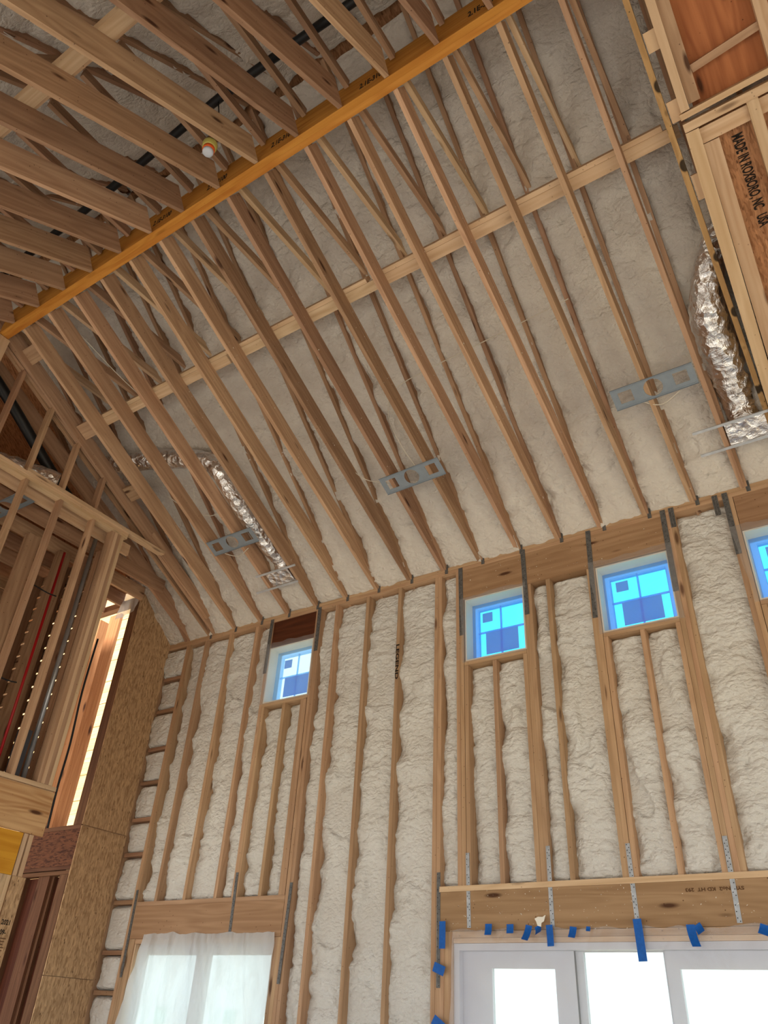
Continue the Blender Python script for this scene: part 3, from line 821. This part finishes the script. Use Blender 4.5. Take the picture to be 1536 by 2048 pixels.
# unseen walls added to cut daylight: right side, upper rear over an opening
we = structure(empty('wall_rear_added'))
box('sheathing_panel', -9.6, 3.2, -1.62, -1.60, 3.3, 5.25, W['osb'], we)
box('header', -9.6, 3.2, -1.60, -1.46, 3.25, 3.55, W['header'], we)
ws = structure(empty('wall_side_added'))
box('header', 3.08, 3.17, -1.6, 5.95, 3.3, 5.3, W['header'], ws)
wh = structure(empty('wall_hall'))
box('sheathing_panel', -9.56, -9.54, 4.1, 5.3, 0.0, 6.3, W['osb'], wh)
# ------------------------------------------------------------------ ridge beam
rb = empty('ridge_beam', (-2.6, 2.15, ZB))
tag(rb, 'orange laminated ridge beam crossing the vaulted ceiling', 'beam')
ZBT = ZB + 0.30
for i in range(2):
    box('beam_ply', -6.33, 1.2, YB0 + i * 0.05, YB0 + i * 0.05 + 0.0495, ZB, ZBT, W['lvl'], rb)
for x in (-1.0, -1.9, -2.75, -3.45, -4.1):
    text('stamped_grade_mark', '2.1E-3100', 0.10, (x + 0.08, YB0 - 0.0008, ZB + 0.13), (1, 0, 0), (0, 0, 1), W['ink'], rb, sx=0.55)
# post stack under the left end of the beam
# ------------------------------------------------------------------ framed sheathing panel right of the vault
wr = structure(empty('wall_right'))
def onp(x, y, off=0.0):
    return Vector((x, y, zc(y))) + n_ * off
def flat(name, x0, y0, x1, y1, w, off, t, mat):
    a, b = onp(x0, y0, off), onp(x1, y1, off)
    side = n_.cross(b - a)
    return lum(name, a, b, w, t, side, W[mat], wr)
flat('frame_stud', 0.032, 2.2, 0.022, 3.16, 0.055, 0.0, 0.09, 'pine_light')
flat('frame_stud', 0.095, 2.2, 0.09, 3.14, 0.075, 0.05, 0.09, 'pine')
flat('frame_plate', -0.02, 3.185, 1.3, 3.16, 0.038, 0.0, 0.10, 'pine_light')
flat('frame_plate', -0.02, 3.25, 1.3, 3.245, 0.055, -0.01, 0.10, 'pine_light')
flat('frame_plate', 0.02, 3.34, 1.3, 3.33, 0.10, 0.045, 0.09, 'pine_light')
flat('frame_stud', 0.022, 3.28, -0.045, 5.6, 0.085, -0.01, 0.09, 'pine_light')
flat('frame_stud', 0.112, 3.39, 0.06, 5.6, 0.10, 0.045, 0.09, 'pine_light')
flat('frame_stud', 0.40, 3.27, 0.40, 5.6, 0.07, 0.0, 0.09, 'pine_light')
flat('frame_stud', 0.585, 2.2, 0.585, 3.15, 0.075, 0.02, 0.09, 'pine_light')
flat('frame_block', 0.13, 2.97, 0.55, 2.935, 0.05, 0.055, 0.06, 'pine')
flat('sheathing_panel', 0.70, 2.15, 0.70, 3.2, 1.25, 0.115, 0.012, 'redply')
flat('sheathing_panel', 0.70, 3.25, 0.70, 5.7, 1.25, 0.115, 0.012, 'osbred')
for y0, y1 in ((2.67, 2.785), (3.075, 3.20), (3.53, 3.69), (2.25, 2.36)):
    flat('ladder_block', -0.035, y0, -0.035, y1, 0.075, 0.03, 0.038, 'pine_light')
text('stamped_letters', 'MADE IN ROXBORO, NC   USA', 0.095, onp(0.265, 3.73, 0.105), Vector((0.0, 1, -FS)), Vector((1, 0, 0)), W['ink'], wr, sx=0.50)
seed += 1

# ================================================================== left: balcony wall (x = -6.4)
XB = -6.40
wl = structure(empty('wall_left'))
def bal(name, y0, y1, z0, z1, mat, d=0.089, xo=0.0):
    return box(name, XB - d + xo, XB + xo, y0, y1, z0, z1, W[mat], wl)
bal('top_plate', 0.4, 4.20, 5.945, 5.983, 'pine_light')
bal('top_plate', 0.4, 4.20, 5.984, 6.022, 'pine_light', xo=0.004)
bal('top_plate', 2.9, 4.72, 6.023, 6.058, 'pine_light', xo=0.012)
bal('inner_ledger', 0.4, 4.4, 5.90, 6.03, 'pine_light', d=0.04, xo=-0.20)
for y in (1.73, 2.14, 2.55, 2.957, 3.365, 3.775):
    bal('stud', y - 0.038, y, 3.29, 5.944, 'pine')
for i in range(4):
    bal('post_ply', 4.0 + i * 0.0385, 4.0375 + i * 0.0385, 3.29, 5.944, 'pine_light' if i % 2 else 'pine', xo=0.002 * i)
bal('sole_plate', 0.8, 4.21, 3.252, 3.289, 'pine_light', xo=0.003)
bal('rim_panel', 0.8, 4.205, 2.872, 3.238, 'plywood', d=0.02, xo=0.004)
bal('floor_panel', 0.8, 4.20, 3.239, 3.251, 'pine_light', d=1.5, xo=-0.02)
bal('laminated_header', 0.8, 4.02, 2.54, 2.868, 'lvl2', d=0.09)
bal('header_end_board', 4.03, 4.068, 2.54, 2.868, 'pine_light')
bal('header_end_board', 4.085, 4.123, 2.54, 2.868, 'pine_light')
for i in range(4):
    bal('jack_stud', 3.87 + i * 0.0385, 3.907 + i * 0.0385, 0.0, 2.538, 'pine_light')
bal('strand_panel', 4.035, 4.165, 0.0, 2.538, 'osb', d=0.02)
text('stamped_letters', '2021', 0.050, (XB + 0.001, 4.10, 2.20), (0, 1, 0), (0, 0, 1), W['ink'], wl, sx=0.85)
text('stamped_letters', '109-', 0.050, (XB + 0.001, 4.085, 2.13), (0, 1, 0), (0, 0, 1), W['ink'], wl, sx=0.85)
for i in range(9):
    box('printed_line', XB + 0.0002, XB + 0.001, 4.05, 4.14 - 0.008 * (i % 3), 2.085 - i * 0.021, 2.092 - i * 0.021, W['brown_ink'], wl)
# gable studs up to the rake joist
for y in (2.13, 2.53, 2.945, 3.345, 3.755):
    bal('gable_stud', y - 0.038, y, 6.023, zc(y) + 0.02, 'pine' if y > 2.6 else 'pine_dark', xo=-0.012)
chord('ceiling_joist', -6.47, 5.6, -6.44, 2.1, zc, 0.14, W['pine'], lift=0.02)
# stacked posts carrying the beam end
for i in range(3):
    box('beam_post', -6.44 + i * 0.04, -6.402 + i * 0.04, 2.08, 2.22, 3.29, 7.19 - 0.05 * 0, W['pine_light'], wl)
# ledger / joists over the hall (run along y)
for i, x in enumerate((-6.86, -7.22, -7.58, -7.94, -8.30)):
    box('hall_joist', x - 0.038, x, 1.2, 5.18, 5.86, 6.03, W['pine'] if i % 2 else W['pine_dark'], wl)
box('hall_deck', -9.5, -7.3, 1.2, 5.18, 6.035, 6.05, W['osbred'], wl)
# back wall of the balcony room: spaced boards on studs, daylight through the gaps
for i in range(17):
    z = 3.26 + i * 0.152
    box('back_board', -8.22, -8.20, 0.6, 4.25, z, z + 0.142, W['pine'], wl)
for i, y in enumerate((1.2, 1.6, 2.0, 2.4, 2.8, 3.2, 3.6, 4.0)):
    box('back_stud', -8.19, -8.05, y, y + 0.10, 3.26, 5.86, W['pine'] if i % 2 else W['pine_dark'], wl)
for i, y in enumerate((2.6, 3.02, 3.5, 3.9)):
    box('partition_stud', -7.2, -7.11, y, y + 0.14, 3.26, 5.86, W['pine_dark'] if i % 2 else W['pine'], wl)
for i in range(18):
    z = 3.26 + i * 0.147
    box('partition_board', -8.2, -6.60, 4.232, 4.241, z, z + 0.126, W['pine'], wl)
for i, x in enumerate((-6.68, -6.80, -7.02, -7.16, -7.40, -7.62, -7.9)):
    box('partition_stud', x, x + (0.09 if i % 2 else 0.04), 4.13, 4.222, 3.26, 5.86, W['pine'] if i % 2 else W['pine_dark'], wl)

# ================================================================== OSB return (x = -7.28) and passage wall (y = 5.2)
wc = structure(empty('wall_corner'))
XO = -7.28
def poly_panel(name, pts, x0, x1, mat, parent):
    n = len(pts)
    vv = [(x0, y, z) for y, z in pts] + [(x1, y, z) for y, z in pts]
    ff = [tuple(range(n - 1, -1, -1)), tuple(range(n, 2 * n))] + [(i, (i + 1) % n, n + (i + 1) % n, n + i) for i in range(n)]
    cz = sum(z for _, z in pts) / n; cy = sum(y for y, _ in pts) / n
    # local x along z for the strand direction
    mw = Matrix.Identity(4)
    mw[0][0], mw[1][0], mw[2][0] = 0, 0, 1
    mw[0][1], mw[1][1], mw[2][1] = 1, 0, 0
    mw[0][2], mw[1][2], mw[2][2] = 0, 1, 0
    mw[0][3], mw[1][3], mw[2][3] = x0, cy, cz
    inv = mw.inverted()
    me = mesh(name, [inv @ Vector(p) for p in vv], ff)
    return obj(name, me, mat, parent, mw)
poly_panel('strand_panel', [(5.20, 3.256), (5.79, 3.256), (5.80, 5.52), (5.24, 5.99), (5.20, 5.99)], XO - 0.012, XO, W['osb'], wc)
poly_panel('strand_panel', [(5.20, 1.910), (5.79, 1.910), (5.79, 3.244), (5.20, 3.244)], XO - 0.012, XO + 0.002, W['osb'], wc)
poly_panel('strand_panel', [(5.20, 0.0), (5.79, 0.0), (5.79, 1.904), (5.20, 1.904)], XO - 0.012, XO + 0.001, W['osb'], wc)
poly_panel('backing', [(5.22, 0.0), (5.94, 0.0), (5.94, 5.45), (5.22, 5.9)], XO - 0.10, XO - 0.013, W['pine_dark'], wc)
def pas(name, x0, x1, z0, z1, mat, y0=5.20, d=0.09):
    return box(name, x0, x1, y0, y0 + d, z0, z1, W[mat], wc)
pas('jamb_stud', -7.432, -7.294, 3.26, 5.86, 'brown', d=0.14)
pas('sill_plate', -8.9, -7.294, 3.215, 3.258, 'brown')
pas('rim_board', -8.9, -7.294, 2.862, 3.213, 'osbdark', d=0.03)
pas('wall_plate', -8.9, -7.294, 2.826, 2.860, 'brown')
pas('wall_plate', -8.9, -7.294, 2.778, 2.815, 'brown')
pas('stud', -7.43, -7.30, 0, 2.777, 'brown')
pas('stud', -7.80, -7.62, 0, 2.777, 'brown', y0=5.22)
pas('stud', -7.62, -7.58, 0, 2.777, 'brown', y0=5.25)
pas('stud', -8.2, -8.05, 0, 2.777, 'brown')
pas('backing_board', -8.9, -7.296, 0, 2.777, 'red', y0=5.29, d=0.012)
pas('opening_head', -8.9, -7.294, 5.87, 5.95, 'pine_dark')
# orange-lit post and sunlit plank wall seen through the opening
box('opening_post', -8.40, -8.18, 5.60, 5.64, 2.9, 6.1, W['orange_post'], wc)
box('opening_post', -8.75, -8.60, 5.60, 5.74, 2.9, 6.1, W['orange_post'], wc)
wo = structure(empty('wall_outside'))
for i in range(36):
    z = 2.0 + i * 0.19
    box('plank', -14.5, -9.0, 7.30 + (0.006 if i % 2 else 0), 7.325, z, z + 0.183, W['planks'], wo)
# plastic scraps around the opening head
tag(sheet('plastic_scrap', [(-7.62, 5.66), (-7.28, 5.72), (-7.22, 6.02), (-7.55, 6.0)], 14, 14, 0.10, 61, 'sheet', 'torn milky plastic scrap at the top of the passage opening', y=5.17), 'torn milky plastic scrap at the top of the passage opening', 'plastic scrap')

# ================================================================== ducts
def onc(x, y, off): return tuple(Vector((x, y, zc(y))) + n_ * off)
def duct(label, pts, rad, boot, rails, seed_):
    b = boot
    base = onc((b[0] + b[1]) / 2, (b[2] + b[3]) / 2, 0)
    t = empty('flexible_duct', base)
    tag(t, label, 'duct')
    obj('foil_sleeve', tube_mesh('foil_sleeve', pts, rad, seg=22, res=9, wr=0.045, seed=seed_), W['foil'], t)
    # register boot: tapered foil box open to the room
    x0, x1, y0, y1 = b
    low = [onc(x0, y0, 0), onc(x1, y0, 0), onc(x1, y1, 0), onc(x0, y1, 0)]
    ins = 0.035
    up = [onc(x0 + ins, y0 + ins, 0.13), onc(x1 - ins, y0 + ins, 0.13), onc(x1 - ins, y1 - ins, 0.13), onc(x0 + ins, y1 - ins, 0.13)]
    obj('register_boot', mesh('register_boot', low + up, [(0, 1, 2, 3), (7, 6, 5, 4)] + [(i, 4 + i, 4 + (i + 1) % 4, (i + 1) % 4) for i in range(4)]), W['foil'], t)
    for (xa, xb, yy) in rails:
        a, c = Vector(onc(xa, yy, -0.012)), Vector(onc(xb, yy, -0.012))
        lum('hanger_rail', a, c, 0.022, 0.012, d_, W['bright_steel'], t)
    return t
duct('silver foil duct with register boot at the right edge, beside the framed panel',
     [onc(-0.27, 5.33, 0.10), onc(-0.27, 5.24, 0.20), onc(-0.265, 5.02, 0.27), onc(-0.27, 4.75, 0.27), onc(-0.26, 4.48, 0.27), onc(-0.17, 4.22, 0.31), onc(0.0, 3.98, 0.42)],
     [0.11, 0.125, 0.15, 0.155, 0.145, 0.12, 0.10], (-0.42, -0.12, 5.25, 5.42), [(-0.66, 0.05, 5.235), (-0.66, 0.05, 5.43)], 5)
duct('silver foil duct with register boot between the left joists, below the upper left bracket',
     [onc(-5.13, 5.36, 0.10), onc(-5.13, 5.25, 0.17), onc(-5.15, 5.02, 0.16), onc(-5.17, 4.70, 0.16), onc(-5.19, 4.40, 0.18), onc(-5.30, 4.12, 0.32), onc(-5.62, 3.98, 0.40), onc(-6.1, 3.85, 0.44), onc(-6.7, 3.7, 0.42)],
     [0.10, 0.10, 0.11, 0.10, 0.09, 0.10, 0.11, 0.11, 0.11], (-5.30, -4.99, 5.29, 5.44), [(-5.42, -4.86, 5.275), (-5.55, -4.95, 5.455)], 9)
t = obj('flexible_duct', tube_mesh('flexible_duct', [(-6.62, 3.35, 6.20), (-6.8, 3.0, 6.22), (-7.1, 2.6, 6.25), (-7.6, 2.3, 6.3), (-8.3, 2.2, 6.3)], 0.15, seg=20, res=8, wr=0.05, seed=3), W['foil'])
tag(t, 'silver foil duct lying in the dim loft behind the gable studs', 'duct')
t = obj('black_hose', tube_mesh('black_hose', [(-6.75, 2.2, 7.15), (-6.76, 2.7, 6.85), (-6.78, 3.3, 6.45), (-6.8, 3.75, 6.2)], 0.06, seg=12, res=6), W['black'])
tag(t, 'thick black hose sloping down behind the gable studs', 'hose')
t = obj('black_pipe', tube_mesh('black_pipe', [(0.6, 1.69, 7.60), (-1.5, 1.69, 7.59), (-3.0, 1.68, 7.6), (-4.6, 1.76, 7.6), (-6.0, 1.8, 7.6)], 0.035, seg=10, res=4), W['black'])
tag(t, 'black pipe running above the joists on the camera side of the beam', 'pipe')

# ================================================================== light mounting brackets
def circ(cx, cy, r, n=24): return [(cx + r * math.cos(2 * math.pi * i / n), cy + r * math.sin(2 * math.pi * i / n)) for i in range(n)]
def rect(x0, x1, y0, y1): return [(x0, y0), (x1, y0), (x1, y1), (x0, y1)]
Lb, Wb = 0.655, 0.185
plate = plate_mesh('bracket_plate', rect(-Lb / 2, Lb / 2, -Wb / 2, Wb / 2), [circ(0.0, 0, 0.075), rect(-0.275, -0.165, -0.052, 0.048), rect(0.165, 0.275, -0.052, 0.048)], 0.0016)
def bracket(x, y, rot, label, zf=None, plane=True, loc=None):
    c = Vector(onc(x, y, -0.004)) if plane else Vector(loc)
    mw = Matrix.Identity(4)
    xx = Vector((1, 0, 0)); yy = Vector((0, 1, -FS)).normalized() if plane else Vector((0, 1, 0)); zz = xx.cross(yy)
    for i in range(3):
        mw[i][0] = xx[i]; mw[i][1] = yy[i]; mw[i][2] = zz[i]; mw[i][3] = c[i]
    mw = mw @ Matrix.Rotation(math.radians(rot), 4, 'Z')
    t = empty('light_bracket', c)
    t.matrix_basis = mw
    tag(t, label, 'bracket')
    me = plate.copy() if False else plate
    obj('bracket_plate', me, W['bracket'], t, mw)
    for sgn in (-1, 1):
        l = obj('folded_lip', box_mesh('folded_lip', Lb, 0.002, 0.012), W['bracket'], t, mw @ Matrix.Translation((0, sgn * (Wb / 2), -0.004)))
        obj('stiffening_rib', box_mesh('stiffening_rib', Lb * 0.94, 0.004, 0.003), W['bracket'], t, mw @ Matrix.Translation((0, sgn * (Wb / 2 - 0.014), -0.001)))
    return t
bracket(-0.807, 4.78, 0, 'grey steel light bracket nearest the right foil duct')
bracket(-3.10, 4.81, -1, 'grey steel light bracket in the middle of the vaulted ceiling')
bracket(-5.42, 4.83, 0, 'grey steel light bracket nearest the left foil duct')
bracket(0, 0, 0, 'grey steel light bracket under the hall joists beyond the balcony studs', plane=False, loc=(-6.85, 3.05, 5.84))

# ================================================================== cables
def cable(pts, label, r=0.0045, mat='white_wire'):
    t = obj('cable', tube_mesh('cable', pts, r, seg=6, res=8), W[mat])
    tag(t, label, 'cable')
cable([onc(-3.02, 4.79, 0.03), onc(-3.12, 4.55, 0.16), onc(-3.14, 4.30, 0.28), onc(-2.95, 4.12, 0.30), onc(-2.5, 4.07, 0.30), onc(-1.9, 4.04, 0.30), onc(-1.2, 4.0, 0.30)], 'white cable looping up from the middle light bracket')
cable([onc(-3.38, 4.80, 0.02), onc(-3.65, 4.72, 0.13), onc(-3.80, 4.5, 0.22), onc(-3.84, 4.3, 0.3)], 'white cable arching left from the middle light bracket')
cable([onc(-5.72, 4.82, 0.03), onc(-5.80, 4.6, 0.10), onc(-5.72, 4.36, 0.20), onc(-5.66, 4.24, 0.25)], 'white cable rising from the left light bracket')
cable([onc(-5.60, 4.92, -0.01), onc(-5.45, 4.99, -0.02), onc(-5.28, 4.95, 0.0)], 'short white cable curl hanging under the left light bracket')
cable([onc(-5.75, 2.25, 0.2), onc(-5.66, 2.6, 0.2), onc(-5.60, 2.9, 0.21), onc(-5.55, 3.2, 0.26)], 'white cable hanging beside the beam between the far left joists')
cable([onc(-6.02, 4.2, 0.22), onc(-5.86, 4.42, 0.19), onc(-5.66, 4.55, 0.19), onc(-5.5, 4.56, 0.2)], 'white cable drooping beside the left duct')
cable([onc(-0.95, 4.85, 0.02), onc(-0.8, 4.93, 0.0), onc(-0.62, 4.88, 0.03)], 'short white cable curl under the right light bracket')

# ================================================================== pipes on the balcony wall
t = obj('red_pipe', tube_mesh('red_pipe', [(-6.53, 3.63, 5.50), (-6.53, 3.66, 3.0)], 0.013, seg=10, res=1), W['red_pipe'])
tag(t, 'vertical red water pipe between the balcony studs', 'pipe')
t = obj('conduit', tube_mesh('conduit', [(-6.50, 3.90, 5.80), (-6.50, 3.92, 3.29)], 0.022, seg=12, res=1), W['grey_pipe'])
tag(t, 'shiny grey conduit beside the balcony corner post', 'conduit')
t = obj('conduit', tube_mesh('conduit', [(-6.62, 3.42, 5.5), (-6.62, 3.45, 3.29)], 0.018, seg=12, res=1), W['grey_pipe'])
tag(t, 'dull grey conduit left of the red pipe', 'conduit')
t = box('service_panel', -6.60, -6.50, 3.79, 3.875, 3.292, 3.72, W['dark_grey'], None)
tag(t, 'dark grey service box at the foot of the balcony studs', 'box')
for y, z, lb in ((3.55, 4.98, 'black cable tie across the conduit high on the balcony wall'), (3.45, 4.05, 'black cable tie across the conduit low on the balcony wall')):
    t = obj('cable_tie', tube_mesh('cable_tie', [(-6.44, y - 0.16, z), (-6.45, y, z - 0.005), (-6.46, y + 0.10, z + 0.01)], 0.007, seg=6, res=4), W['black'])
    tag(t, lb, 'cable tie')
t = obj('black_cable', tube_mesh('black_cable', [(-6.41, 4.20, 4.75), (-6.405, 4.19, 4.2), (-6.405, 4.22, 3.7), (-6.4, 4.215, 3.3), (-6.4, 4.23, 2.95)], 0.010, seg=8, res=6), W['black'])
tag(t, 'black cable hanging down the balcony corner post', 'cable')
t = empty('canister', (-2.99, 1.72, 6.86))
tag(t, 'small canister with orange band and pale cap hanging near the beam', 'canister')
mw = Matrix.Translation((-2.99, 1.72, 6.86))
obj('body', lathe_mesh('body', [(0.02, 0.135), (0.05, 0.13), (0.056, 0.11), (0.052, 0.07), (0.046, 0.062)]), W['olive'], t, mw)
obj('band', lathe_mesh('band', [(0.044, 0.064), (0.045, 0.03), (0.041, 0.028)]), W['orange'], t, mw)
obj('cap', lathe_mesh('cap', [(0.0405, 0.03), (0.041, 0.012), (0.036, 0.002), (0.01, 0.0)]), W['cap'], t, mw)
t = obj('cable', tube_mesh('cable', [(-2.99, 1.72, 6.99), (-2.97, 1.73, 7.2), (-3.02, 1.69, 7.57)], 0.005, seg=6, res=6), W['black'])
tag(t, 'thin dark wire holding the small canister', 'cable')

# ================================================================== foam crumbs stuck to the timber
def crumbs(n, fn, parent, seed_):
    rng = random.Random(seed_)
    vv, ff = [], []
    for _ in range(n):
        p, nr = fn(rng)
        r = rng.uniform(0.002, 0.006) * (2 if rng.random() < 0.08 else 1)
        k0 = len(vv)
        for q in range(4):
            d = Vector((rng.uniform(-1, 1), rng.uniform(-1, 1), rng.uniform(-1, 1))).normalized()
            vv.append(Vector(p) + d * r)
        ff += [(k0, k0 + 1, k0 + 2), (k0, k0 + 2, k0 + 3), (k0, k0 + 3, k0 + 1), (k0 + 1, k0 + 3, k0 + 2)]
    o = obj('foam_crumbs', mesh('foam_crumbs', vv, ff), W['crumb'], parent)
    o['kind'] = 'stuff'
crumbs(220, lambda r: ((r.uniform(-3.3, 0.3), YW - 0.006, 2.28 + 0.27 * r.random() ** 1.3), None), wb, 1)
crumbs(60, lambda r: ((r.uniform(-3.1, -1.1), YW - 0.004, r.uniform(5.12, 5.44)), None), wb, 2)
def onjoist(r):
    x = r.choice(feet[3:12]); y = r.uniform(3.0, 5.7); t_ = (5.93 - y) / 3.73
    xx = x + (topx(x) - x) * t_
    q = Vector((xx + 0.0195, y, zc(y))) + n_ * r.uniform(0.01, 0.17)
    return q, None
crumbs(330, onjoist, ce, 3)
